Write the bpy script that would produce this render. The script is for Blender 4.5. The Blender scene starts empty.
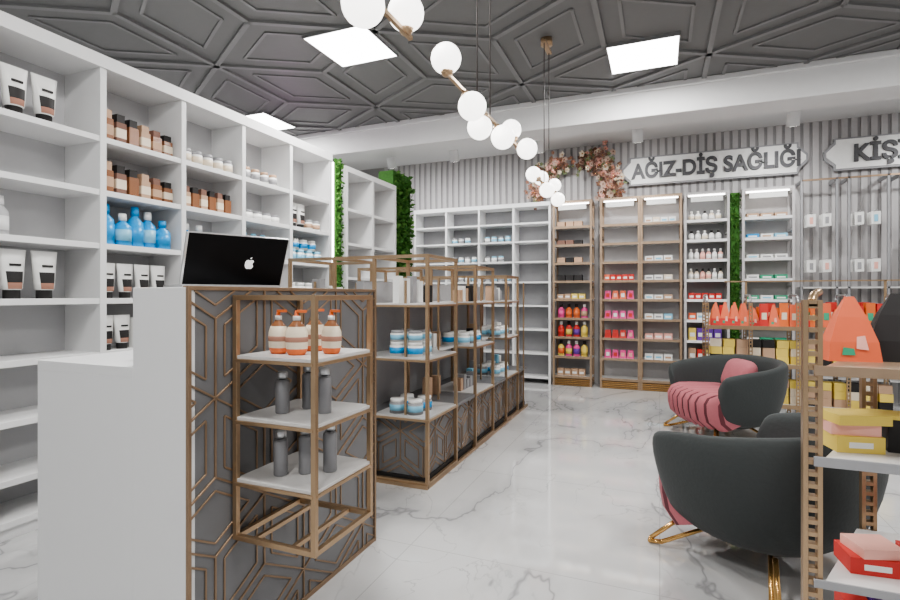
import bpy, math, random
from mathutils import Vector, Matrix
random.seed(7)
S=bpy.context.scene
# ---------------------------------------------------------------- materials
def mat(name,col,rough=.5,metal=0.,emis=0.,var=.06,scale=18.,bump=0.,spec=.5,sheen=0.):
    m=bpy.data.materials.new(name); m.use_nodes=True
    nt=m.node_tree; b=nt.nodes['Principled BSDF']
    tc=nt.nodes.new('ShaderNodeTexCoord'); n=nt.nodes.new('ShaderNodeTexNoise')
    n.inputs['Scale'].default_value=scale; n.inputs['Detail'].default_value=3
    nt.links.new(tc.outputs['Object'],n.inputs['Vector'])
    mx=nt.nodes.new('ShaderNodeMix'); mx.data_type='RGBA'
    mx.inputs[6].default_value=(*[c*(1-var) for c in col],1); mx.inputs[7].default_value=(*[min(1,c*(1+var)) for c in col],1)
    nt.links.new(n.outputs['Fac'],mx.inputs[0]); nt.links.new(mx.outputs[2],b.inputs['Base Color'])
    b.inputs['Roughness'].default_value=rough; b.inputs['Metallic'].default_value=metal
    b.inputs['Specular IOR Level'].default_value=spec
    if sheen: b.inputs['Sheen Weight'].default_value=sheen
    if emis>0:
        b.inputs['Emission Color'].default_value=(*col,1); b.inputs['Emission Strength'].default_value=emis
    if bump>0:
        bp=nt.nodes.new('ShaderNodeBump'); bp.inputs['Strength'].default_value=bump; bp.inputs['Distance'].default_value=.01
        nt.links.new(n.outputs['Fac'],bp.inputs['Height']); nt.links.new(bp.outputs['Normal'],b.inputs['Normal'])
    return m
def marble():
    m=bpy.data.materials.new('marble_floor'); m.use_nodes=True; nt=m.node_tree; b=nt.nodes['Principled BSDF']; L=nt.links.new
    N=lambda t:nt.nodes.new('ShaderNode'+t)
    tc=N('TexCoord')
    br=N('TexBrick'); br.offset=0; br.inputs['Scale'].default_value=1
    br.inputs['Brick Width'].default_value=1.2; br.inputs['Row Height'].default_value=1.2
    br.inputs['Mortar Size'].default_value=.0022; br.inputs['Mortar Smooth'].default_value=0
    L(tc.outputs['Object'],br.inputs['Vector'])
    def vein(scale,dist,w,seed):
        mp=N('Mapping'); mp.inputs['Location'].default_value=(seed,seed*.7,0); mp.inputs['Rotation'].default_value=(0,0,.6); mp.inputs['Scale'].default_value=(1,.55,1)
        L(tc.outputs['Object'],mp.inputs['Vector'])
        n=N('TexNoise'); n.inputs['Scale'].default_value=scale; n.inputs['Detail'].default_value=5; n.inputs['Roughness'].default_value=.52; n.inputs['Distortion'].default_value=dist
        L(mp.outputs['Vector'],n.inputs['Vector'])
        s=N('Math'); s.operation='SUBTRACT'; s.inputs[1].default_value=.5; L(n.outputs['Fac'],s.inputs[0])
        a=N('Math'); a.operation='ABSOLUTE'; L(s.outputs[0],a.inputs[0])
        r=N('MapRange'); r.inputs['From Min'].default_value=0; r.inputs['From Max'].default_value=w; r.inputs['To Min'].default_value=1; r.inputs['To Max'].default_value=0
        L(a.outputs[0],r.inputs['Value']); return r.outputs['Result']
    v1=vein(.9,.5,.006,3.1); v2=vein(2.0,.8,.008,9.2); v3=vein(.9,.5,.06,3.1)
    msk=N('TexNoise'); msk.inputs['Scale'].default_value=1.1; L(tc.outputs['Object'],msk.inputs['Vector'])
    mr=N('MapRange'); mr.inputs['From Min'].default_value=.40; mr.inputs['From Max'].default_value=.62; L(msk.outputs['Fac'],mr.inputs['Value'])
    mu=N('Math'); mu.operation='MULTIPLY'; L(v2,mu.inputs[0]); L(mr.outputs['Result'],mu.inputs[1])
    c0=N('Mix'); c0.data_type='RGBA'; c0.inputs[6].default_value=(.60,.60,.60,1); c0.inputs[7].default_value=(.49,.49,.495,1)
    m3=N('Math'); m3.operation='MULTIPLY'; m3.inputs[1].default_value=.8; L(v3,m3.inputs[0]); L(m3.outputs[0],c0.inputs[0])
    c1=N('Mix'); c1.data_type='RGBA'; c1.inputs[7].default_value=(.31,.31,.315,1); L(c0.outputs[2],c1.inputs[6]); L(v1,c1.inputs[0])
    c2=N('Mix'); c2.data_type='RGBA'; c2.inputs[7].default_value=(.42,.42,.425,1); L(c1.outputs[2],c2.inputs[6]); L(mu.outputs[0],c2.inputs[0])
    c3=N('Mix'); c3.data_type='RGBA'; c3.inputs[7].default_value=(.42,.42,.42,1); L(c2.outputs[2],c3.inputs[6]); L(br.outputs['Fac'],c3.inputs[0])
    L(c3.outputs[2],b.inputs['Base Color']); b.inputs['Roughness'].default_value=.05; b.inputs['Specular IOR Level'].default_value=.8
    return m
M=dict(
 white=mat('white_lacquer',(.80,.80,.80),.45,var=.01), shelfback=mat('shelf_back_grey',(.54,.54,.55),.6,var=.02),
 wallw=mat('white_paint',(.76,.76,.76),.7,var=.02), ceil=mat('ceiling_grey',(.175,.175,.175),.6,var=.03), ceilm=mat('ceiling_moulding',(.215,.215,.215),.5,var=.03),
 slat=mat('slat_grey',(.50,.485,.485),.6), slatd=mat('slat_gap_grey',(.32,.31,.31),.8),
 brass=mat('bronze_metal',(.47,.335,.215),.3,.8,var=.10), brassd=mat('bronze_line',(.32,.225,.15),.4,.65), gold=mat('gold_tube',(.80,.50,.2),.25,.9),
 grey=mat('panel_grey',(.165,.165,.17),.4,var=.03), greyl=mat('panel_grey_light',(.33,.33,.34),.5), stone=mat('shelf_stone',(.60,.59,.58),.3,var=.15,scale=6),
 black=mat('black_gloss',(.006,.006,.007),.45,spec=.15), blackm=mat('black_matt',(.02,.018,.018),.6), silver=mat('silver',(.6,.61,.62),.3,.8),
 velvet=mat('grey_velvet',(.055,.061,.061),.8,bump=.15,scale=60,spec=.2,sheen=.12), pink=mat('pink_velvet',(.43,.145,.165),.75,bump=.15,scale=60,spec=.2,sheen=.1), pinkd=mat('pink_crease_shade',(.14,.04,.05),.9),
 moss=mat('moss_green',(.05,.16,.025),.8,var=.5,scale=30), moss2=mat('moss_light',(.11,.25,.05),.8),
 amber=mat('amber_glass',(.27,.12,.06),.25), cream=mat('cream_label',(.78,.68,.54),.5), orange=mat('orange_plastic',(.72,.17,.05),.4),
 blue=mat('blue_plastic',(.02,.32,.68),.35), lblue=mat('pale_blue',(.25,.55,.72),.4), pwhite=mat('product_white',(.82,.82,.80),.4),
 tan=mat('tan_box',(.50,.33,.22),.6), yellow=mat('yellow_card',(.78,.60,.14),.5), red=mat('red_card',(.60,.05,.04),.5), pinkc=mat('pink_card',(.80,.10,.32),.5),
 purple=mat('purple_card',(.15,.05,.35),.5), green=mat('green_card',(.05,.35,.2),.5), coral=mat('coral_card',(.78,.17,.08),.5), peach=mat('peach_card',(.85,.45,.38),.5),
 bott=mat('grey_bottle',(.28,.28,.29),.4,.3), brown=mat('brown_petal',(.22,.12,.09),.8), beige=mat('beige_petal',(.62,.46,.38),.8), rust=mat('rust_petal',(.42,.22,.16),.8), sage=mat('sage_leaf',(.20,.24,.13),.8),
 led=mat('led_strip',(1,.98,.95),.5,emis=9), panel=mat('light_panel',(1,1,1),.5,emis=9), globe=mat('opal_globe',(1,.97,.93),.4,emis=2.8), wood=mat('taupe_wood',(.36,.26,.18),.4,.3,var=.2,scale=9),
 letter=mat('letter_dark',(.085,.085,.09),.5), screen=mat('logo_white',(.9,.9,.9),.4,emis=.6), cable=mat('cable_dark',(.06,.05,.045),.5),
)
FL=marble()
# ---------------------------------------------------------------- mesh builder
class MB:
    def __init__(s): s.v=[];s.f=[];s.m=[];s.sm=[];s.mats=[];s.T=Matrix()
    def mi(s,k):
        if k not in s.mats: s.mats.append(k)
        return s.mats.index(k)
    def add(s,vs,fs,k,sm=False):
        o=len(s.v); s.v+= [tuple(s.T@Vector(v)) for v in vs]
        for i,f in enumerate(fs):
            s.f.append([o+j for j in f]); s.m.append(s.mi(k[i] if isinstance(k,list) else k)); s.sm.append(sm)
    def box(s,x0,x1,y0,y1,z0,z1,k):
        vs=[(x,y,z) for z in(z0,z1) for y in(y0,y1) for x in(x0,x1)]
        s.add(vs,[(0,2,3,1),(4,5,7,6),(0,1,5,4),(2,6,7,3),(0,4,6,2),(1,3,7,5)],k)
    def rbox(s,cx,cy,z0,w,d,h,k,rot=0,top=1.):
        c,sn=math.cos(rot),math.sin(rot); vs=[]
        for z,q in((z0,1),(z0+h,top)):
            for a,b in((-1,-1),(1,-1),(-1,1),(1,1)):
                x,y=a*w/2*q,b*d/2*q; vs.append((cx+x*c-y*sn,cy+x*sn+y*c,z))
        s.add(vs,[(0,2,3,1),(4,5,7,6),(0,1,5,4),(2,6,7,3),(0,4,6,2),(1,3,7,5)],k)
    def bar(s,p,q,w,k,h=None,up=(0,0,1)):
        h=h or w; p=Vector(p);q=Vector(q);d=(q-p).normalized(); u=Vector(up)
        if abs(d.dot(u))>.95:u=Vector((0,1,0))
        a=d.cross(u).normalized(); b=a.cross(d)
        vs=[e+a*i*w/2+b*j*h/2 for e in(p,q) for i,j in((-1,-1),(1,-1),(1,1),(-1,1))]
        s.add(vs,[(3,2,1,0),(4,5,6,7),(0,1,5,4),(1,2,6,5),(2,3,7,6),(3,0,4,7)],k)
    def lathe(s,c,prof,k,seg=16,axis=None,sx=1,sy=1):
        n=len(prof); vs=[];fs=[];ks=[]
        for r,z in prof:
            for i in range(seg):
                a=2*math.pi*i/seg; vs.append((r*math.cos(a)*sx,r*math.sin(a)*sy,z))
        for j in range(n-1):
            for i in range(seg):
                fs.append((j*seg+i,j*seg+(i+1)%seg,(j+1)*seg+(i+1)%seg,(j+1)*seg+i)); ks.append(k[j] if isinstance(k,list) else k)
        fs.append(tuple(range(seg))[::-1]); ks.append(k[0] if isinstance(k,list) else k)
        fs.append(tuple((n-1)*seg+i for i in range(seg))); ks.append(k[-1] if isinstance(k,list) else k)
        R=Matrix.Translation(Vector(c))
        if axis is not None: R=R@Vector(axis).to_track_quat('Z','Y').to_matrix().to_4x4()
        s.add([R@Vector(v) for v in vs],fs,ks,True)
    def cyl(s,p,q,r,k,seg=12,r2=None):
        p=Vector(p);q=Vector(q); L=(q-p).length
        s.lathe(p,[(r,0),(r if r2 is None else r2,L)],k,seg,axis=q-p)
    def sph(s,c,r,k,seg=20,rg=12,sc=(1,1,1)):
        vs=[];fs=[]
        for j in range(rg+1):
            t=math.pi*j/rg
            for i in range(seg):
                a=2*math.pi*i/seg; vs.append((c[0]+sc[0]*r*math.sin(t)*math.cos(a),c[1]+sc[1]*r*math.sin(t)*math.sin(a),c[2]+sc[2]*r*math.cos(t)))
        for j in range(rg):
            for i in range(seg): fs.append((j*seg+i,(j+1)*seg+i,(j+1)*seg+(i+1)%seg,j*seg+(i+1)%seg))
        s.add(vs,fs,k,True)
    def path(s,pts,r,k,seg=10):
        for a,b in zip(pts,pts[1:]): s.cyl(a,b,r,k,seg)
        for a in pts[1:-1]: s.sph(a,r,k,seg,6)
    def grid(s,rows,k,closed=False):
        n=len(rows[0]); vs=[p for r in rows for p in r]; fs=[];kk=[]
        for j in range(len(rows)-1):
            for i in range(n if closed else n-1):
                i2=(i+1)%n; fs.append((j*n+i,j*n+i2,(j+1)*n+i2,(j+1)*n+i)); kk.append(k(j,i) if callable(k) else k)
        s.add(vs,fs,kk,True)
    def build(s,name,parent=None,bevel=0,sub=0):
        me=bpy.data.meshes.new(name); me.from_pydata(s.v,[],s.f)
        for k in s.mats: me.materials.append(M[k] if isinstance(k,str) else k)
        me.polygons.foreach_set('material_index',s.m); me.polygons.foreach_set('use_smooth',s.sm); me.update()
        o=bpy.data.objects.new(name,me); S.collection.objects.link(o)
        if parent:o.parent=parent
        if bevel:
            b=o.modifiers.new('bevel','BEVEL'); b.width=bevel; b.segments=2; b.limit_method='ANGLE'; b.angle_limit=.7
        if sub:
            b=o.modifiers.new('sub','SUBSURF'); b.levels=sub; b.render_levels=sub
        return o
def clip(a,b,x0,x1,y0,y1):
    t0,t1=0.,1.; dx,dy=b[0]-a[0],b[1]-a[1]
    for p,q in((-dx,a[0]-x0),(dx,x1-a[0]),(-dy,a[1]-y0),(dy,y1-a[1])):
        if abs(p)<1e-9:
            if q<0:return None
        else:
            r=q/p
            if p<0:t0=max(t0,r)
            else:t1=min(t1,r)
    if t1-t0<1e-4:return None
    return (a[0]+dx*t0,a[1]+dy*t0),(a[0]+dx*t1,a[1]+dy*t1)
def hexsegs(x0,x1,y0,y1,R,inset=.68,ox=0,oy=0):
    out=[];seen=set()
    def put(a,b,kind):
        key=tuple(sorted([(round(a[0],3),round(a[1],3)),(round(b[0],3),round(b[1],3))]))
        if key in seen:return
        seen.add(key); c=clip(a,b,x0,x1,y0,y1)
        if c: out.append((c[0],c[1],kind))
    w=math.sqrt(3)*R; j=0; y=y0-2*R+oy
    while y<y1+2*R:
        x=x0-2*w+(w/2 if j%2 else 0)+ox
        while x<x1+2*w:
            V=[(x+R*math.cos(math.radians(30+60*i)),y+R*math.sin(math.radians(30+60*i))) for i in range(6)]
            for i in range(6): put(V[i],V[(i+1)%6],0)
            for i in (0,2,4):
                put((x,y),V[i],0)
                if inset:
                    q=[(x,y),V[i],V[(i+1)%6],V[(i+2)%6]]
                    cx=sum(p[0] for p in q)/4; cy=sum(p[1] for p in q)/4
                    q=[(cx+(p[0]-cx)*inset,cy+(p[1]-cy)*inset) for p in q]
                    for n in range(4): put(q[n],q[(n+1)%4],1)
            x+=w
        y+=1.5*R; j+=1
    return out
# ---------------------------------------------------------------- room shell
XL,XR,YF,YB,ZC=-6.,4.6,-2.6,7.8,3.5
b=MB(); b.box(XL,XR,YF,YB,-.1,0,FL); b.build('floor')
b=MB(); b.box(XL,XR,YF,5.9,ZC,ZC+.1,'ceil'); b.box(XL,XR,5.9,YB,ZC,ZC+.1,'wallw')
for p,q,k in hexsegs(XL,XR,YF,5.79,1.0,.60,.35,.3):
    w=.044 if k==0 else .026; z=ZC-(.011 if k==0 else .006)
    b.bar((*p,z),(*q,z),w,'ceilm',h=.024 if k==0 else .013)
b.build('ceiling')
b=MB(); b.box(XL,XR,YB,YB+.1,0,ZC,'slatd')
x=-4.4
while x<XR: 
    b.box(x,x+.064,YB-.014,YB,0,ZC,'slat'); x+=.1
b.build('wall_back')
b=MB(); b.box(XL-.1,XL,YF,YB,0,ZC,'wallw'); b.build('wall_left')
b=MB(); b.box(XR,XR+.1,YF,YB,0,ZC,'wallw'); b.build('wall_right')
b=MB(); b.box(XL,XR,5.79,6.2,3.18,ZC,'wallw'); b.box(XL,XR,5.75,5.79,3.44,ZC,'wallw'); b.build('trim_1',bevel=.01)
# ---------------------------------------------------------------- ceiling light panels and added fill panels
def area(name,loc,size,power,rot=(0,0,0),col=(1,1,1),parent=None,sy=None):
    l=bpy.data.lights.new(name,'AREA'); l.energy=power; l.size=size; l.color=col
    if sy: l.shape='RECTANGLE'; l.size_y=sy
    o=bpy.data.objects.new(name,l); o.location=loc; o.rotation_euler=rot; S.collection.objects.link(o)
    if parent:o.parent=parent
    return o
for (x,y) in [(-.14,4.99),(-2.5,3.85),(-4.66,5.12),(2.2,4.0),(-1.3,1.2),(1.6,1.2),(-3.9,1.2),(-.3,-1.2)]:  # panels out of view and behind the camera are added for fill light
    b=MB(); s=.29
    b.box(x-s,x+s,y-s,y+s,ZC-.03,ZC-.002,'panel')
    for a in((x-s-.012,x-s,y-s-.012,y+s+.012),(x+s,x+s+.012,y-s-.012,y+s+.012),(x-s,x+s,y-s-.012,y-s),(x-s,x+s,y+s,y+s+.012)): b.box(*a,ZC-.032,ZC,'ceilm')
    o=b.build('ceiling_light_or_fill_panel'); area('lamp',(x,y,ZC-.045),.55,55 if y>0 else 60,col=(1,.985,.96),parent=o)
# ---------------------------------------------------------------- left shelving
def tube(mb,x,y,z,h=.19,face=(1,0)):
    g=h/.17; a0=math.atan2(face[1],face[0]); seg=16; rings=[(.024,.024,0),(.024,.024,.03),(.029,.029,.033),(.032,.029,.055),(.036,.024,h*.55/g),(.042,.013,h*.88/g),(.044,.004,h/g)]
    ks=['blackm','pwhite',None,None,'pwhite','pwhite']
    c,s=math.cos(a0+math.pi/2),math.sin(a0+math.pi/2)
    vs=[];fs=[];kk=[]
    for rx,ry,zz in rings:
        for i in range(seg):
            t=2*math.pi*i/seg; u,v=g*rx*math.cos(t),-g*ry*math.sin(t)
            vs.append((x+u*c-v*s,y+u*s+v*c,z+zz*g))
    for j in range(len(rings)-1):
        for i in range(seg):
            fs.append((j*seg+i,j*seg+(i+1)%seg,(j+1)*seg+(i+1)%seg,(j+1)*seg+i))
            k=ks[j]
            if k is None: k=('rust' if j==2 else 'blackm') if i in(2,3,4,5,10,11,12,13) else 'pwhite'
            kk.append(k)
    mb.add(vs,fs,kk,True)
    for sg in(1,-1):
        px,py=x+face[0]*.021*g*sg,y+face[1]*.021*g*sg
        mb.rbox(px,py,z+h*.66,.004*g,.034*g,h*.045,'blackm',a0)
def jar(mb,x,y,z,r=.035,h=.07,body='amber',lid='cream',label=None):
    mb.lathe((x,y,z),[(r,0),(r,h*.2),(r*1.01,h*.2),(r*1.01,h*.62),(r,h*.62),(r,h*.75),(r*.85,h*.78),(r*.9,h*.8),(r*.9,h)],[body,body,label or body,label or body,body,body,lid,lid],14)
def bottle(mb,x,y,z,r,h,body,cap,label=None):
    l=label or body
    mb.lathe((x,y,z),[(r*.95,0),(r,h*.03),(r,h*.15),(r*1.01,h*.15),(r*1.01,h*.5),(r,h*.5),(r*.95,h*.62),(r*.45,h*.74),(r*.35,h*.78),(r*.5,h*.78),(r*.45,h)],[body,body,l,l,l,body,body,body,cap,cap],16)
XS=-3.18; POST=[.39,.97,1.55,2.13,2.71,3.29,3.88,4.5]; LV=[.1,.32,.63,.95,1.28,1.62,1.95,2.28]
b=MB()
for y in POST: b.box(XS-.34,XS,y-.02,y+.02,0,2.7,'white')
b.box(XS-.36,XS-.34,POST[0]-.02,4.52,0,2.76,'shelfback')
b.box(XS-.34,XS+.01,POST[0]-.02,4.52,2.70,2.78,'white')
for a,c in zip(POST,POST[1:]):
    for z in LV: b.box(XS-.34,XS-.004,a+.02,c-.02,z-.035,z,'white')
b.box(XS-.34,XS-.02,POST[0],4.5,0,.065,'white')
b.build('open_shelving_unit',bevel=.002)
xx=XS-.09
b=MB()
for y in(1.70,1.85): tube(b,xx,y,2.28,.27)
for y in(1.69,1.85): tube(b,xx,y,1.28,.27)
for y in(2.21,2.33,2.45,2.57): tube(b,xx,y,1.28,.225)
for y in(2.20,2.31): tube(b,xx,y,.95,.22)
for y in(2.42,2.52): b.rbox(xx,y,.95,.05,.09,.2,'pwhite')
for y in(2.8,2.92,3.04): tube(b,xx,y,1.28,.2)
for y in(3.4,3.52,): tube(b,xx,y,1.28,.2)
for y in(4.0,4.12): tube(b,xx,y,1.95,.24)
b.build('cosmetic_tube_group')
b=MB()
def sqb(y,z,h,w,body,cap,lab):
    b.rbox(xx,y,z,w,w,h*.72,body); b.rbox(xx,y,z+h*.2,w*1.02,w*1.02,h*.32,lab); b.rbox(xx,y,z+h*.72,w*.8,w*.8,h*.28,cap)
for zz in(2.28,1.95):
    for i in range(6):
        sqb(2.20+i*.086,zz,.20-.01*i,.066,['amber','brown','amber','tan','amber','amber'][i],['tan','blackm','blackm','tan','brown','blackm'][i],['tan','cream','amber','cream','tan','cream'][i])
for i in range(6): sqb(2.79+i*.078,1.95,.16,.06,'amber' if i%2 else 'tan','blackm' if i%2 else 'brown','amber' if i%2 else 'cream')
b.build('amber_bottle_group')
b=MB()
for i in range(5): jar(b,xx,2.80+i*.1,2.28,.04,.11,'pwhite','greyl','cream')
for i in range(4): jar(b,xx,3.40+i*.11,2.28,.038,.11,'pwhite','tan','greyl')
for i in range(4): jar(b,xx,3.42+i*.11,1.95,.045,.075,'pwhite','greyl')
for i in range(4): jar(b,xx,3.97+i*.13,1.62,.055,.12,'pwhite','lblue','lblue')
for i in range(4): jar(b,xx,3.97+i*.13,1.28,.055,.14,'pwhite','pwhite','lblue')
for i in range(3): jar(b,xx,4.02+i*.13,1.741,.05,.10,'pwhite','pwhite','blue')
for i in range(2): jar(b,xx,4.24+i*.12,1.95,.045,.1,'pwhite','greyl','tan')
b.build('cream_jar_group')
b=MB()
for i,(dx,dy,h) in enumerate([(0,0,.26),(.02,.10,.21),(0,.20,.27),(-.01,.30,.25),(.02,.39,.2)]): bottle(b,xx+dx,2.20+dy,1.62,.052,h,'blue','pwhite' if i%2 else 'blue','lblue' if i%2 else 'blue')
for i in range(2): bottle(b,xx,2.80+i*.12,1.62,.05,.21,'blue','pwhite','lblue')
for i in range(3): bottle(b,xx,3.38+i*.11,1.62-.0,.048,.21,'blue','lblue','lblue')
b.build('blue_bottle_group')
b=MB(); bottle(b,XS-.14,1.66,1.62,.04,.22,'shelfback','white','white'); b.build('clear_lotion_bottle')
# second shelf unit on the left, moss and led
b=MB(); P2=[4.80,5.36,5.92]
for y in P2: b.box(XS-.34,XS,y-.02,y+.02,0,2.66,'white')
b.box(XS-.36,XS-.34,4.78,5.94,0,2.7,'shelfback'); b.box(XS-.34,XS,4.78,5.94,2.66,2.72,'white')
for a,c in zip(P2,P2[1:]):
    for z in [.1,.45,.8,1.15,1.5,1.88,2.26]: b.box(XS-.34,XS-.004,a+.02,c-.02,z-.03,z,'white')
b.build('corner_shelving_unit')
def moss(name,x0,x1,y0,y1,z0,z1,nx,ny,cnt,size=.05):
    b=MB(); b.box(x0,x1,y0,y1,z0,z1,'moss')
    n=Vector((nx,ny,0)); t=Vector((-ny,nx,0))
    for i in range(cnt):
        px=random.uniform(x0,x1) if ny else (x1 if nx>0 else x0)
        py=random.uniform(y0,y1) if nx else (y1 if ny>0 else y0)
        p=Vector((px,py,random.uniform(z0+.02,z1-.02)))
        d=(n*random.uniform(.4,1.)+t*random.uniform(-.8,.8)+Vector((0,0,random.uniform(-1,1)))).normalized()
        a=d.cross(Vector((random.random(),random.random(),random.random()))).normalized(); s=size*random.uniform(.6,1.2)
        b.add([p,p+d*s*.6+a*s*.3,p+d*s,p+d*s*.6-a*s*.3],[(0,1,2,3)],random.choice(['moss','moss2','moss']))
    return b.build(name)
moss('moss_wall_panel',XS-.3,XS-.08,6.0,6.5,0,2.95,1,0,1700,.08)
moss('moss_strip',XS-.3,XS-.02,4.61,4.72,0,2.76,1,0,700,.045)
b=MB(); b.box(XS-.035,XS-.005,4.54,4.56,.1,2.70,'led'); b.box(XS-.05,XS-.035,4.53,4.57,.02,2.74,'blackm'); b.box(XS-.05,XS-.01,4.53,4.57,.02,.1,'blackm'); b.box(XS-.05,XS-.01,4.53,4.57,2.70,2.74,'blackm'); b.build('led_light_strip')
# ---------------------------------------------------------------- service counter
XP=-1.40; YE=2.36
b=MB()
b.box(-1.644,XP,1.20,1.235,0,1.325,'white')
b.box(-1.644,XP-.03,1.235,YE-.05,1.29,1.325,'white'); b.box(-1.78,-1.644,1.3,YE-.1,1.30,1.325,'white')
b.box(-1.46,XP,1.235,YE,0,1.325,'grey')
b.box(XP-.002,XP+.010,1.2,1.214,0,1.33,'brassd'); b.box(XP-.06,XP+.010,YE,YE+.014,0,1.33,'brassd'); b.box(XP-.03,XP+.008,1.214,YE,1.316,1.33,'brassd')
b.box(XP,XP+.008,1.222,YE,0,.02,'brassd')
for p,q,k in hexsegs(1.215,YE,.02,1.315,.27,.66,.1,.12):
    b.bar((XP+.003,p[0],p[1]),(XP+.003,q[0],q[1]),.007 if k==0 else .005,'brassd',h=.007)
b.box(-2.16,-1.644,1.20,YE,1.02,1.056,'white'); b.box(-2.16,-1.644,1.20,1.24,0,1.02,'white'); b.box(-2.16,-2.12,YE-.04,YE,0,1.02,'white'); b.box(-1.70,-1.66,1.24,YE,0,1.02,'white')
b.build('service_counter',bevel=.0015)
def boxframe(mb,x0,x1,y0,y1,z0,z1,w,k='brass',bottom=True):
    h=w/2
    for x in(x0+h,x1-h):
        for y in(y0+h,y1-h): mb.box(x-h,x+h,y-h,y+h,z0,z1,k)
    for z in ([z0+h] if bottom else [])+[z1-h]:
        for x in(x0+h,x1-h): mb.box(x-h,x+h,y0+w,y1-w,z-h,z+h,k)
        for y in(y0+h,y1-h): mb.box(x0+w,x1-w,y-h,y+h,z-h,z+h,k)
b=MB(); FX0,FX1,FY0,FY1=-1.392,-1.04,1.385,1.75
boxframe(b,FX0,FX1,FY0,FY1,.44,1.3,.018)
for z in(1.088,.872,.655):
    b.box(FX0+.006,FX1-.004,FY0+.004,FY1-.004,z-.012,z,'stone')
    for y in(FY0+.003,FY1-.003): b.bar((FX0+.01,y,z-.018),(FX1-.01,y,z-.018),.011,'brass')
    b.bar((FX1-.003,FY0+.01,z-.018),(FX1-.003,FY1-.01,z-.018),.011,'brass')
b.box(FX0+.08,FX0+.095,FY0+.02,FY1-.02,.442,.457,'brass'); b.box(FX1-.11,FX1-.095,FY0+.02,FY1-.02,.442,.457,'brass')
b.build('display_stand',bevel=.001)
for (x,y) in [(-1.28,1.49),(-1.21,1.61),(-1.19,1.48),(-1.10,1.56)]:
    b=MB(); b.lathe((0,0,0),[(.028,0),(.034,.008),(.038,.022),(.040,.05),(.039,.078),(.031,.1),(.016,.117),(.012,.122),(.014,.122),(.014,.138),(.008,.140),(.006,.157)],['orange','orange','cream','cream','cream','amber','amber','amber','pwhite','orange','orange'],24,sy=.7)
    b.lathe((0,0,0),[(.0396,.046),(.0405,.05),(.0403,.062),(.0396,.064)],'rust',24,sy=.71)
    b.box(.0,.034,-.007,.007,.150,.159,'orange')
    o=b.build('pump_bottle'); o.location=(x,y,1.088); o.rotation_euler=(0,0,random.uniform(-.2,.9))
for (x,y,z,h) in [(-1.27,1.50,.872,.15),(-1.23,1.60,.872,.165),(-1.13,1.56,.872,.165),(-1.26,1.48,.655,.16),(-1.19,1.53,.655,.17),(-1.12,1.58,.655,.18)]:
    b=MB(); b.lathe((0,0,0),[(.023,0),(.025,.004),(.025,h*.76),(.020,h*.80),(.011,h*.81),(.011,h*.84),(.019,h*.84),(.019,h*.97),(.015,h)],['bott','bott','bott','bott','blackm','silver','silver','silver'],20)
    o=b.build('spray_bottle'); o.location=(x,y,z)
# laptop: lid back toward the aisle
b=MB()
W,H=.37,.20
b.box(-W/2,W/2,0,.235,0,.014,'silver')
for i in range(4):
    for j in range(12): b.box(-.15+j*.0255,-.13+j*.0255,.03+i*.025,.05+i*.025,.014,.016,'blackm')
b.box(-.05,.05,.15,.21,.014,.0145,'greyl')
b.T=Matrix.Translation((0,.006,.012))@Matrix.Rotation(math.radians(24),4,'X')
b.box(-W/2,W/2,-.004,.0,0,H,'black'); b.box(-W/2,W/2,0,.004,0,H,'silver'); b.box(-W/2+.01,W/2-.01,.004,.0045,.012,H-.01,'blackm')
b.box(-W/2-.007,-W/2,-.004,.008,0,H,'silver'); b.box(W/2,W/2+.003,-.004,.006,0,H,'silver'); b.box(-W/2,W/2,-.003,.006,H,H+.003,'silver')
pts=[(0,.020),(.008,.024),(.017,.022),(.021,.015),(.0155,.008),(.0145,.0),(.021,-.007),(.017,-.016),(.009,-.024),(0,-.021),(-.009,-.024),(-.017,-.016),(-.021,-.004),(-.021,.010),(-.016,.021),(-.008,.024)]
cx,cz=.045,.09
b.add([(cx+x*.8,-.0048,cz+z*.8) for x,z in pts],[tuple(range(len(pts)))],'screen')
b.add([(cx+x*.8,-.0048,cz+z*.8) for x,z in [(0,.027),(.002,.034),(.009,.038),(.008,.031)]],[(0,1,2,3)],'screen')
o=b.build('laptop'); o.location=(-1.52,1.52,1.3255); o.rotation_euler=(0,0,math.radians(66))
# ---------------------------------------------------------------- gondola
b=MB(); GX0,GX1,GY0,GY1=-2.59,-1.43,3.12,5.92
b.box(GX0+.03,GX1-.03,GY0+.03,GY1-.03,0,.06,'blackm')
b.box(GX0+.06,GX1-.05,GY0+.05,GY1-.05,.06,.44,'grey'); b.box(GX0+.02,GX1-.01,GY0+.01,GY1-.01,.44,.465,'grey')
b.box(GX1-.02,GX1,GY0,GY1,0,.025,'brass'); b.box(GX0,GX0+.02,GY0,GY1,0,.025,'brass'); b.box(GX0,GX1,GY0-.01,GY0+.01,0,.025,'brass')
for p,q,k in hexsegs(GY0+.05,GY1-.05,.06,.44,.2,.6):
    b.bar((GX1-.048,*p),(GX1-.048,*q),.007 if k==0 else .005,'brassd',h=.008)
for p,q,k in hexsegs(GX0+.06,GX1-.05,.06,.44,.2,.6):
    b.bar((p[0],GY0+.048,p[1]),(q[0],GY0+.048,q[1]),.007 if k==0 else .005,'brassd',h=.008)
b.box(-2.04,-1.98,GY0+.08,GY1-.08,.465,1.40,'greyl')
for z in(.87,1.24): b.box(GX0+.2,GX1-.2,GY0+.06,GY1-.06,z-.02,z,'stone')
for y in (GY0+.06,3.75,4.8,5.8):
    for x in(GX0+.2,GX1-.2): b.bar((x,y,.47),(x,y,1.40),.014,'brass')
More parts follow.
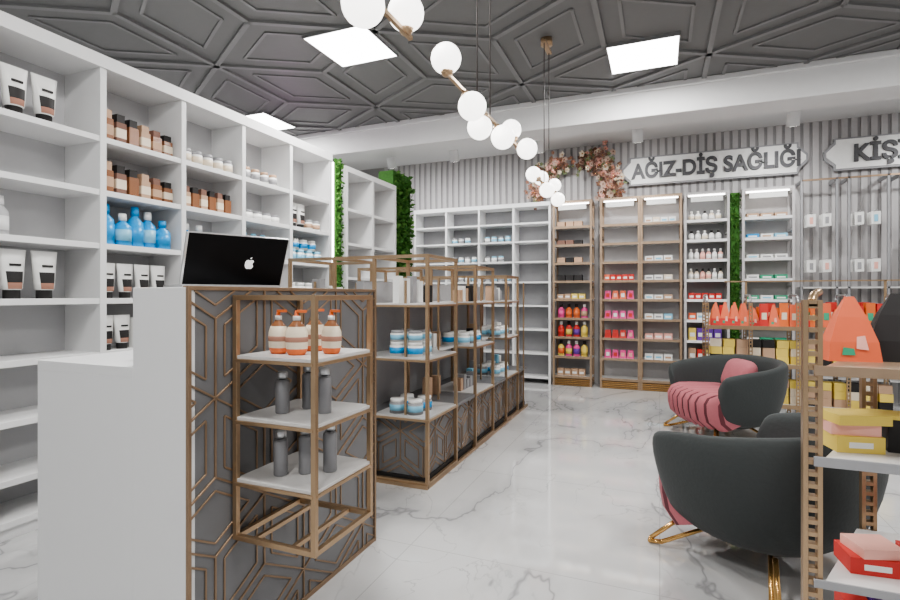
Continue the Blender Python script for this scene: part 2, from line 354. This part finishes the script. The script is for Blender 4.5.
for (y0,y1,zt) in ((3.12,3.66,1.575),(4.08,4.60,1.55),(5.02,5.5,1.50)):
    for (x0,x1) in((-1.86,GX1),(GX0,-2.17)):
        boxframe(b,x0,x1,y0,y1,.02,zt,.022)
        for z in(.47,.87,1.24): 
            b.box(x0+.005,x1-.005,y0+.005,y1-.005,z-.018,z+.001,'stone')
            for y in(y0+.003,y1-.003): b.bar((x0,y,z-.015),(x1,y,z-.015),.015,'brass')
            b.bar((x1-.003,y0,z-.015),(x1-.003,y1,z-.015),.015,'brass')
    b.bar((-2.17,y0+.011,zt-.011),(-1.86,y0+.011,zt-.011),.022,'brass')
b.bar((GX1-.01,5.75,.02),(GX1-.01,5.75,1.44),.014,'brass')
b.build('island_display_gondola')
b=MB()
for y0,zs in((3.2,(.471,.871)),(4.15,(.871,)),(5.08,(.471,.871))):
    for z in zs:
        for i in range(2 if y0<4 else 3):
            for x in(-1.58,-1.72):
                jar(b,x,y0+.03+i*.15,z,.055,.10,'greyl' if random.random()<.3 else 'pwhite','pwhite','lblue' if random.random()<.6 else 'blue')
                if z>.8 and y0<4: jar(b,x,y0+.03+i*.15,z+.1,.05,.08,'pwhite','greyl','lblue')
b.build('gondola_jar_group')
b=MB()
for i in range(24):
    y=3.78+i*.085; 
    if 4.0<y<4.66 or 4.96<y<5.56: continue
    for z in(.471,.871,1.241):
        if random.random()<.7: b.rbox(-1.74,y,z,.06,.065,random.uniform(.09,.17),random.choice(['pwhite','pwhite','lblue','blackm','tan','greyl']))
for i in range(6): b.rbox(-1.62,4.15+i*.07,1.242,.07,.055,random.uniform(.1,.16),random.choice(['pwhite','blackm','tan']))
for i in range(5): b.rbox(-1.62,4.16+i*.08,.472,.07,.06,random.uniform(.08,.16),random.choice(['pwhite','greyl','tan']))
for i in range(6): b.rbox(-1.64,5.10+i*.06,1.242,.07,.05,random.uniform(.1,.16),random.choice(['pwhite','greyl','tan']))
for i in range(3): b.rbox(-2.4,3.24+i*.12,1.242,.07,.07,random.uniform(.1,.2),random.choice(['pwhite','greyl']))
for i in range(4): b.rbox(-1.70,3.2+i*.11,1.242,.05,.06,random.uniform(.14,.2),random.choice(['pwhite','pwhite','greyl']))
b.build('gondola_carton_group')
# ---------------------------------------------------------------- back wall units
YU=7.45
b=MB(); x0,x1=-3.65,-1.48; n=4
for i in range(n+1): 
    x=x0+(x1-x0)*i/n; b.box(x-.015,x+.015,YU,YB-.05,0,2.6,'white')
b.box(x0-.015,x1+.015,YB-.05,YB-.032,0,2.64,'greyl'); b.box(x0-.015,x1+.015,YU-.01,YB-.05,2.6,2.66,'white')
for i in range(n):
    a=x0+(x1-x0)*i/n
    for z in(.1,.45,.8,1.15,1.5,1.8,2.1,2.37): b.box(a+.015,a+(x1-x0)/n-.015,YU+.005,YB-.05,z-.025,z,'white')
b.build('back_shelving_unit')
b=MB()
for i in range(n):
    a=x0+(x1-x0)*i/n
    for z in(1.5,1.8,2.1):
        if (i+int(z*10))%3==0: continue
        for j in range(random.randint(3,4)): jar(b,a+.1+j*.11,YU+.12,z,.042,.09,'pwhite',random.choice(['pwhite','lblue','greyl']),random.choice(['lblue','pwhite','greyl']))
b.build('back_shelf_jar_group')
def cab(name,x0,x1,frame,shelf,back,zs,top=2.62):
    b=MB(); w=.028
    for x in(x0,x1-w): 
        b.box(x,x+w,YU,YU+.03,0,top,frame); b.box(x,x+w,YB-.07,YB-.05,0,top,frame)
        for z in (.02,.7,1.4,2.1,top-.03): b.box(x,x+w,YU+.03,YB-.07,z,z+.025,frame)
    b.box(x0,x1,YB-.05,YB-.032,0,top,back); b.box(x0,x1,YU,YB-.05,top,top+.03,frame)
    if frame=='wood':
        b.box(x0+w,x1-w,YU+.03,YB-.05,.0,.10,'brassd')
        for i in range(5): b.box(x0+w,x1-w,YU+.005,YU+.02,.01+i*.025,.018+i*.025,'gold')
    else: b.box(x0+w,x1-w,YU+.02,YB-.05,.0,.12,shelf)
    for z in zs: b.box(x0+.004,x1-.004,YU+.006,YB-.05,z-.02,z,shelf); b.box(x0+w,x1-w,YU,YU+.008,z-.028,z+.006,frame if frame=='wood' else 'white')
    b.box(x0+w+.02,x1-w-.02,YU+.04,YU+.06,top-.02,top-.005,'led'); b.box(x0+w+.05,x1-w-.05,YU-.004,YU+.01,top-.1,top-.03,'pwhite')
    return b.build(name)
def stock(name,x0,x1,spec):
    b=MB()
    for z,cols,w,h,kind in spec:
        x=x0+.05
        while x+w<x1-.035:
            c=random.choice(cols)
            if kind=='b': b.rbox(x+w/2,YU+.12,z,w*.88,.1,h*random.uniform(.9,1),c); b.box(x+w*.2,x+w*.8,YU+.067,YU+.07,z+h*.3,z+h*.6,'pwhite' if c!='pwhite' else random.choice(['greyl','lblue','tan']))
            elif kind=='s': bottle(b,x+w/2,YU+.1,z,w*.42,h,c,random.choice(['pwhite','blackm']),random.choice(cols))
            elif kind=='f': b.rbox(x+w/2,YU+.12,z,w*.9,.12,h,c)
            elif kind=='r': b.rbox(x+w/2,YU+.12,z,w*.9,.1,h,c,0,.75); b.rbox(x+w/2,YU+.075,z+h*.25,w*.45,.02,h*.45,random.choice(['peach','red','pwhite']))
            x+=w
    return b.build(name)
Z8=[.14,.42,.70,.97,1.24,1.50,1.76,2.02,2.28]
cab('wooden_display_cabinet',-1.434,-.884,'wood','stone','greyl',Z8)
stock('bottle_stock_group',-1.434,-.884,[(.14,['tan','blackm'],.1,.1,'b'),(.42,['orange','purple','pinkc','yellow'],.11,.22,'s'),(.70,['purple','orange','red','yellow'],.11,.22,'s'),(.97,['orange','blue','tan','pinkc'],.11,.2,'s'),(1.24,['tan','yellow'],.1,.08,'b'),(1.5,['blackm'],.12,.09,'f'),(1.76,['blackm','tan'],.12,.08,'f'),(2.02,['brown','blackm'],.12,.07,'f'),(2.28,['tan'],.12,.08,'f')])
cab('wooden_display_cabinet',-.775,-.25,'wood','stone','slat',Z8)
stock('pink_product_group',-.775,-.25,[(.42,['pinkc','pinkc'],.10,.11,'r'),(.70,['pinkc','red'],.10,.11,'r'),(.97,['pinkc','pinkc'],.10,.11,'r'),(1.5,['red','red','coral'],.08,.09,'b'),(1.24,['pinkc','coral'],.10,.12,'r')])
cab('wooden_display_cabinet',-.245,.275,'wood','stone','slat',Z8)
stock('white_carton_group',-.245,.275,[(.42,['pwhite'],.12,.08,'b'),(.70,['pwhite','peach'],.12,.08,'b'),(.97,['pwhite','lblue'],.12,.08,'b'),(1.24,['pwhite','tan'],.12,.07,'b'),(1.5,['pwhite','cream'],.12,.08,'b'),(1.76,['pwhite'],.12,.08,'b'),(2.28,['pwhite','cream'],.1,.08,'b')])
cab('metal_display_cabinet',.30,.83,'slat','pwhite','greyl',Z8)
stock('mixed_carton_group',.30,.83,[(.14,['purple','yellow'],.09,.18,'b'),(.42,['yellow','tan','red'],.1,.18,'b'),(.70,['yellow','purple','tan'],.1,.17,'b'),(.97,['pwhite','cream','coral'],.1,.10,'b'),(1.24,['red','red'],.08,.09,'b'),(1.5,['peach','pwhite','cream'],.07,.15,'s'),(1.76,['peach','pwhite','pwhite'],.07,.15,'s'),(2.02,['pwhite','cream'],.08,.13,'s'),(2.28,['pwhite','cream'],.08,.13,'s')])
moss('moss_strip',.85,.95,YU+.08,YB-.04,.05,2.62,0,-1,900,.038)
cab('metal_display_cabinet',.97,1.54,'slat','pwhite','slat',Z8)
stock('toothpaste_carton_group',.97,1.54,[(z,c,.155,.06,'b') for z,c in((.14,['lblue']),(.42,['pwhite','lblue']),(.70,['green','pwhite']),(.97,['lblue','pwhite']),(1.24,['green','pwhite']),(1.5,['green','lblue','pwhite']),(1.76,['green','pwhite']),(2.02,['blue','pwhite','lblue']),(2.28,['greyl','tan','pwhite']))])
# hanging accessories panel
b=MB()
for x in(1.62,1.98,2.10,2.48,2.60,3.06,3.54): b.box(x-.012,x+.012,YU+.05,YU+.08,0,2.72,'greyl'); b.box(x-.012,x+.012,YU+.08,YB-.014,2.68,2.72,'greyl')
b.box(1.62,3.54,YU+.05,YU+.07,2.7,2.72,'brassd')
for z in(.3,.9,1.4): b.box(1.62,3.54,YU+.05,YB-.04,z-.02,z,'stone')
b.build('peg_display_frame')
b=MB()
for x in(1.72,1.88,2.2,2.36,2.70,2.86,3.16):
    for z in(1.58,1.86,2.14):
        if (int(x*50)+int(z*10))%4==0: continue
        b.bar((x,YB-.014,z+.16),(x,YU+.02,z+.16),.008,'silver'); 
        for k in range(3):
            y=YU+.06+k*.07; b.rbox(x,y,z,.09,.012,.15,'pwhite'); b.rbox(x,y-.008,z+.03,.035,.01,.08,random.choice(['peach','lblue','greyl']))
b.build('hanging_pack_group')
# signs
def sign(x0,x1,z0,z1,text,tx,size,sc):
    y=YB-.09; b=MB(); c=.10; k=.05
    def plate(g,ya,yb,m):
        X0,X1,Z0,Z1=x0+g,x1-g,z0+g,z1-g
        P=[(X0+c,Z0),(X1-c,Z0),(X1-c,Z0+k),(X1,Z0+c+k),(X1,Z1-c-k),(X1-c,Z1-k),(X1-c,Z1),(X0+c,Z1),(X0+c,Z1-k),(X0,Z1-c-k),(X0,Z0+c+k),(X0+c,Z0+k)]
        n=len(P); b.add([(p[0],ya,p[1]) for p in P]+[(p[0],yb,p[1]) for p in P],[tuple(range(n)),tuple(range(n,2*n))[::-1]]+[(i,i+n,(i+1)%n+n,(i+1)%n) for i in range(n)],m)
    plate(0,y,y+.045,'greyl'); plate(.022,y-.012,y,'pwhite')
    b.box(x0+.3,x0+.35,y+.045,YB-.012,z0+.2,z0+.25,'greyl'); b.box(x1-.35,x1-.3,y+.045,YB-.012,z0+.2,z0+.25,'greyl')
    o=b.build('wall_sign')
    cu=bpy.data.curves.new('lettering','FONT'); cu.body=text; cu.size=size; cu.extrude=.012; cu.offset=.009; cu.materials.append(M['letter'])
    t=bpy.data.objects.new('lettering',cu); S.collection.objects.link(t); t.location=(tx,y-.025,(z0+z1)/2-size*.35); t.rotation_euler=(math.pi/2,0,0); t.scale=(sc,1,1); t.parent=o
sign(-.50,1.73,2.84,3.24,'AĞIZ-DİŞ SAĞLIĞI',-.36,.285,.85)
sign(1.90,4.2,2.84,3.24,'KİŞİSEL BAKIM',2.19,.285,.90)
# spotlights
for x,y in((-3.64,6.6),(-2.65,6.6),(-.25,6.6),(1.36,6.6),(-1.45,6.6),(3.0,6.6)):
    b=MB(); b.cyl((x,y,3.44),(x,y,3.5),.035,'white'); b.cyl((x,y,3.36),(x,y,3.44),.012,'white'); d=Vector((0,.35,-1)).normalized(); p=Vector((x,y,3.39))
    b.cyl(p,p+d*.24,.06,'white',16,.065); b.cyl(p+d*.24,p+d*.242,.045,'led',16)
    o=b.build('track_spotlight')
    l=bpy.data.lights.new('spot','SPOT'); l.energy=55; l.spot_size=2.3; l.spot_blend=1.; l.shadow_soft_size=.06; lo=bpy.data.objects.new('spot_beam',l); lo.location=p+d*.27; lo.rotation_euler=(math.atan(1.1),0,0); S.collection.objects.link(lo); lo.parent=o
# floral garlands
def garland(pts,rad,cnt):
    b=MB(); cp=[Vector(p) for p in pts]; b.path(cp,.012,'brown',6)
    for i in range(cnt):
        t=random.random()*(len(cp)-1); j=int(t); p=cp[j].lerp(cp[j+1],t-j)
        o=Vector((random.gauss(0,1),random.gauss(0,.5),random.gauss(0,1)))*rad*.5; p=p+o; p.y=min(p.y,YB-.06)
        m=random.choice(['brown','beige','rust','beige','rust','cream','peach','sage','brown']); n=Vector((random.uniform(-1,1),-1,random.uniform(-1,1))).normalized()
        a=n.orthogonal().normalized(); c=n.cross(a); R=random.uniform(.03,.055)
        for k in range(5):
            th=k*2*math.pi/5; u=a*math.cos(th)+c*math.sin(th); w=n.cross(u)
            b.add([p,p+u*R*.6+w*R*.4+n*R*.25,p+u*R+n*R*.4,p+u*R*.6-w*R*.4+n*R*.25],[(0,1,2,3)],m)
        b.sph(p+n*R*.15,R*.2,'gold' if m!='beige' else 'brown',6,4)
    return b.build('dried_flower_garland')
yg=7.6
garland([(-1.66,yg,2.75),(-1.68,yg,2.88),(-1.60,yg,3.08),(-1.45,yg,3.20),(-1.30,yg,3.18)],.14,300)
garland([(-1.0,yg,3.20),(-.87,yg,3.27),(-.74,yg,3.17),(-.66,yg,2.98),(-.66,yg,2.82),(-.60,yg,2.72)],.15,380)
# ---------------------------------------------------------------- pendants
def pend(name,y0,y1,x,z,gl,hang):
    b=MB(); b.bar((x,y0,z),(x,y1,z),.014,'brass')
    for hy in hang: b.cyl((x,hy,z),(x,hy,3.46),.0035,'cable',6)
    b.box(x-.02,x+.02,min(hang)-.03,max(hang)+.03,3.42,3.44,'brass'); b.cyl((x,sum(hang)/2,3.44),(x,sum(hang)/2,3.5),.05,'brass',16)
    for gx,gy,gz in gl:
        g=Vector((gx,gy,gz)); j=Vector((x,min(max(gy,y0),y1),z)); d=(j-g)
        b.cyl(j,g+d.normalized()*.05,.006,'brass',8); b.cyl(g+d.normalized()*.05,g+d.normalized()*.072,.03,'brass',16,.018)
        b.sph(g,.062,'globe')
    return b.build(name)
pend('globe_pendant_lamp',.75,1.6,-.80,2.19,[(-.775,1.25,2.12),(-.80,1.563,2.26),(-.83,.9,2.25),(-.77,.75,2.12)],(1.0,1.3))
pend('globe_pendant_lamp',1.9,3.05,-.80,2.20,[(-.805,1.93,2.262),(-.755,2.105,2.12),(-.83,2.425,2.135),(-.75,2.56,2.115),(-.831,3.01,2.295),(-.74,3.04,2.18)],(2.30,2.5))
pend('globe_pendant_lamp',4.05,4.8,-.90,2.23,[(-.94,4.37,2.30),(-.95,4.12,2.28),(-.853,4.19,2.158),(-.90,4.75,2.31),(-.84,4.6,2.15)],(4.3,4.5))
# ---------------------------------------------------------------- armchairs
def armchair(loc,rot,cush):
    root=bpy.data.objects.new('armchair',None); S.collection.objects.link(root)
    b=MB(); rx,ry=.50,.44; A=2.2; n=44; rows=[]
    for i in range(n+1):
        a=-A+2*A*i/n; t=abs(a)/A; zt=.73-.13*t**2.2; sec=[(.62,.15),(.79,.18),(.91,.30),(1.0,.46),(1.03,zt-.06),(1.01,zt-.01),(.95,zt),(.88,zt-.02),(.84,zt-.08),(.80,.45),(.74,.30),(.60,.19)]
        if t>.93:
            q=(t-.93)/.07; m=(.82,.38); s=math.sqrt(max(0.,1-q*q))*.9+.1
            sec=[(m[0]+(r-m[0])*s,m[1]+(z-m[1])*(s*.5+.5)) for r,z in sec]
        sx=math.copysign(abs(math.sin(a))**.8,math.sin(a)); sy=math.copysign(abs(math.cos(a))**.85,math.cos(a))
        rows.append([(rx*r*sx,ry*r*sy*(1.0 if sy>0 else 1.2),z) for r,z in sec])
    b.grid(rows,'velvet',True); m=len(rows[0])
    for r in(rows[0],rows[-1][::-1]): b.add(r,[tuple(range(m))],'velvet',True)
    b.build('shell',root,sub=1)
    b=MB(); b.lathe((0,-.02,0),[(.15,.135),(.28,.135),(.34,.16),(.35,.22)],'velvet',28,sy=.92); b.build('underside',root)
    b=MB(); nc=9; per=8; Wd=.385; rows=[]
    for i in range(nc*per+1):
        x=-Wd+2*Wd*i/(nc*per); bu=.028*abs(math.sin(math.pi*i/per))**.55; q=max(0.,1-(abs(x)/(Wd*1.03))**2.6)**.5
        yf=-.20-.20*q; yb=.10+.20*q
        prof=[(yb,.30,0,0),(yb,.40,0,1),(yb-.08,.41,0,1),(yf+.2,.42,0,1),(yf+.08,.42,0,1),(yf+.02,.40,-.6,.8),(yf-.005,.36,-1,.2),(yf,.28,-1,0),(yf+.02,.21,-1,-.2),(yf+.08,.16,-.3,-.8)]
        rows.append([(x,p[0]+p[2]*bu,p[1]+p[3]*bu) for p in prof])
    b.grid(rows,lambda j,i:'pinkd' if j%per in(0,per-1) and i>0 else 'pink')  # creases between channels coloured darker, as painted shade
    for r in(rows[0],rows[-1][::-1]): b.add(r,[tuple(range(len(r)))],'pink')
    b.build('seat_cushion',root)
    b=MB()
    for sx in(-1,1):
        for sy,yy in((-1,-.25),(1,.23)):
            tip=(sx*.40,yy+sy*.10,.012); b.path([(sx*.27,yy-sy*.0,.155),(sx*.395,yy+sy*.095,.03),tip,(sx*.37,yy+sy*.05,.02),(sx*.12,yy-sy*.12,.14)],.0115,'gold')
    b.build('legs',root)
    if cush:
        b=MB(); seg=28; rg=14; rr=[]
        f=lambda v,e: math.copysign(abs(v)**e,v)
        for j in range(rg+1):
            t=math.pi*j/rg-math.pi/2
            rr.append([(.18*f(math.cos(t),.6)*f(math.cos(2*math.pi*i/seg),.55),.085*math.sin(t),.15*f(math.cos(t),.6)*f(math.sin(2*math.pi*i/seg),.55)) for i in range(seg)])
        b.T=Matrix.Translation((.02,.14,.565))@Matrix.Rotation(math.radians(-22),4,'X'); b.grid(rr,'pink',True); b.build('throw_pillow',root)
    root.location=loc; root.rotation_euler=(0,0,rot)
    return root
armchair((.54,5.33,0),math.radians(-62),True)
armchair((.48,2.95,0),math.radians(-133),False)
# ---------------------------------------------------------------- racks
def perfpost(mb,x,y,z0,z1,w=.05,d=.02,k='brass'):
    e=w*.27
    def bx(a0,a1,zz0,zz1): mb.box(x+a0,x+a1,y-d/2,y+d/2,zz0,zz1,k)
    bx(-w/2,-w/2+e,z0,z1); bx(w/2-e,w/2,z0,z1); z=z0
    while z<z1-.02: bx(-w/2+e,w/2-e,z,z+.014); z+=.036
    bx(-w/2+e,w/2-e,z1-.02,z1)
def pouch(mb,x,y,z,w,h,k,k2,rot=0):
    c,s=math.cos(rot),math.sin(rot); R=lambda u,v,zz:(x+u*c-v*s,y+u*s+v*c,z+zz)
    lv=[(.5,.3,0),(.45,.26,.3),(.28,.15,.68),(.08,.03,1.)]
    vs=[R(a*w*q,bb*w*r,h*t) for q,r,t in lv for a,bb in((-1,-1),(1,-1),(1,1),(-1,1))]
    fs=[(3,2,1,0)];kk=[k]
    for j in range(3):
        for i in range(4): fs.append((j*4+i,j*4+(i+1)%4,j*4+4+(i+1)%4,j*4+4+i)); kk.append(k2 if j==0 and i!=1 else k)
    fs.append((12,13,14,15)); kk.append(k)
    mb.add(vs,fs,kk)
    if k!='blackm':
        mb.add([R(-.25*w,-.31*w,h*.10),R(.0*w,-.31*w,h*.10),R(-.02*w,-.29*w,h*.2),R(-.22*w,-.29*w,h*.22)],[(0,1,2,3)],'green')
        mb.add([R(.02*w,-.30*w,h*.2),R(.25*w,-.30*w,h*.18),R(.2*w,-.24*w,h*.4),R(.05*w,-.24*w,h*.38)],[(0,1,2,3)],'peach')
b=MB(); X,Y=.425,1.85
perfpost(b,X,Y,0,1.285,.05,.03); perfpost(b,.70,2.3,0,1.10,.045,.03); perfpost(b,1.6,Y,0,1.285,.05,.03); perfpost(b,1.6,2.3,0,1.1,.045,.03)
b.path([(X,Y,1.28),(X+.01,Y+.02,1.30),(X+.03,Y+.05,1.31)],.012,'brass')
for z,th,k in((1.09,.03,'wood'),(.82,.03,'stone'),(.455,.025,'stone'),(.22,.025,'stone')):
    P=[(X+.03,Y-.02),(1.6,Y-.02),(1.6,2.28),(.66,2.28)]
    b.add([(p[0],p[1],z-th) for p in P]+[(p[0],p[1],z) for p in P],[(3,2,1,0),(4,5,6,7)]+[(i,(i+1)%4,(i+1)%4+4,i+4) for i in range(4)],k)
    b.bar((X,Y-.022,z-th/2),(1.6,Y-.022,z-th/2),.006,'wood' if z>1 else 'greyl',h=th)
b.build('retail_display_rack',bevel=.0012)
b=MB()
pouch(b,.565,2.02,1.09,.145,.205,'coral','coral',.1); pouch(b,.70,2.06,1.09,.17,.215,'blackm','blackm',-.1); pouch(b,.88,2.0,1.09,.16,.22,'coral','red'); pouch(b,1.05,2.04,1.09,.16,.22,'coral','red')
b.build('gift_pouch_group')
b=MB()
for x,y,z,w,d,h,r,k in [(.555,1.96,.82,.13,.1,.05,.2,'yellow'),(.55,1.97,.87,.13,.1,.035,.1,'peach'),(.56,1.96,.905,.15,.11,.03,.3,'yellow'),(.72,2.0,.82,.14,.1,.10,-.1,'blackm'),(.70,2.0,.92,.16,.1,.012,-.1,'yellow'),(.88,1.95,.82,.14,.1,.12,.1,'coral'),(1.05,1.95,.82,.14,.1,.12,.1,'yellow'),
  (.60,1.97,.455,.14,.12,.05,.1,'red'),(.61,1.97,.505,.12,.11,.03,.3,'peach'),(.76,1.98,.455,.14,.12,.07,0,'red'),(.95,1.98,.455,.14,.12,.09,0,'coral'),
  (.56,1.97,.22,.07,.1,.14,0,'red'),(.64,1.97,.22,.07,.1,.14,0,'purple'),(.72,1.97,.22,.07,.1,.14,0,'pinkc'),(.80,1.97,.22,.07,.1,.14,0,'blue')]:
    b.rbox(x,y,z,w,d,h,k,r)
    if h>.04: b.rbox(x,y,z+h*.3,w*.5,d+.003,h*.35,'pwhite' if k!='blackm' else 'yellow',r)
b.build('gift_box_group',bevel=.001)
b=MB(); RX0,RX1,RY0,RY1=.46,2.1,6.02,6.42
for x in(RX0,.86,1.27,1.68,RX1):
    perfpost(b,x,RY0,0,1.22,.035,.02); perfpost(b,x,RY1,0,1.22,.035,.02)
    b.path([(x,RY0,1.22),(x,RY0+.015,1.27),(x,RY0+.06,1.295),(x,RY1-.06,1.295),(x,RY1-.015,1.27),(x,RY1,1.22)],.012,'silver')
for z,k in((.98,'stone'),(.60,'stone'),(.2,'stone')): 
    b.box(RX0,RX1,RY0-.01,RY1,z-.025,z,k); b.box(RX0,RX1,RY0-.018,RY0-.01,z-.035,z+.005,'brass')
b.box(RX0+.2,RX1+.35,RY1-.015,RY1+.0,1.44,1.455,'brass'); b.box(RX1-.02,RX1,RY1-.015,RY1,1.2,1.45,'brass'); b.box(RX0+.4,RX0+.42,RY1-.015,RY1,1.2,1.45,'brass')
b.build('far_display_rack')
b=MB()
for i in range(18):
    x=RX0+.09+i*.088; 
    for yy in (.1,.26):
        h=random.uniform(.18,.25)
        if random.random()<.45: pouch(b,x,RY0+yy,.98,.10,h,random.choice(['coral','coral','orange']),random.choice(['red','coral']),random.uniform(-.2,.2))
        else: b.rbox(x,RY0+yy,.98,.08,.07,h,random.choice(['coral','red','orange','peach']),random.uniform(-.15,.15),.92); b.rbox(x,RY0+yy-.032,.98+h*.3,.045,.01,h*.3,random.choice(['yellow','cream','green']))
b.build('snack_pouch_group')
b=MB()
for i in range(13):
    x=RX0+.09+i*.12
    for z in(.60,.2):
        for s in range(3): b.rbox(x,RY0+.12,z+s*.08,.105,.12,.078,random.choice(['yellow','yellow','tan','cream','blackm','yellow']),random.uniform(-.08,.08))
b.build('yellow_carton_group')
# ---------------------------------------------------------------- accent + world
l=bpy.data.lights.new('accent','POINT'); l.energy=2.5; l.color=(.9,.3,.85); l.shadow_soft_size=.1
lo=bpy.data.objects.new('accent_light',l); lo.location=(-3.85,4.6,3.0); S.collection.objects.link(lo)
w=bpy.data.worlds.new('world'); S.world=w; w.use_nodes=True
w.node_tree.nodes['Background'].inputs[0].default_value=(.97,.985,1,1); w.node_tree.nodes['Background'].inputs[1].default_value=.5
c=bpy.data.cameras.new('cam'); c.lens=20.56; c.sensor_width=36; c.shift_y=-5/900; c.clip_start=.02
co=bpy.data.objects.new('camera',c); co.location=(0,0,1.3); co.rotation_euler=(math.pi/2,0,math.radians(22.2)); S.collection.objects.link(co); S.camera=co
S.view_settings.view_transform='AgX'
try: S.view_settings.look='AgX - Medium High Contrast'
except Exception as e: print(e)
S.view_settings.exposure=-.1
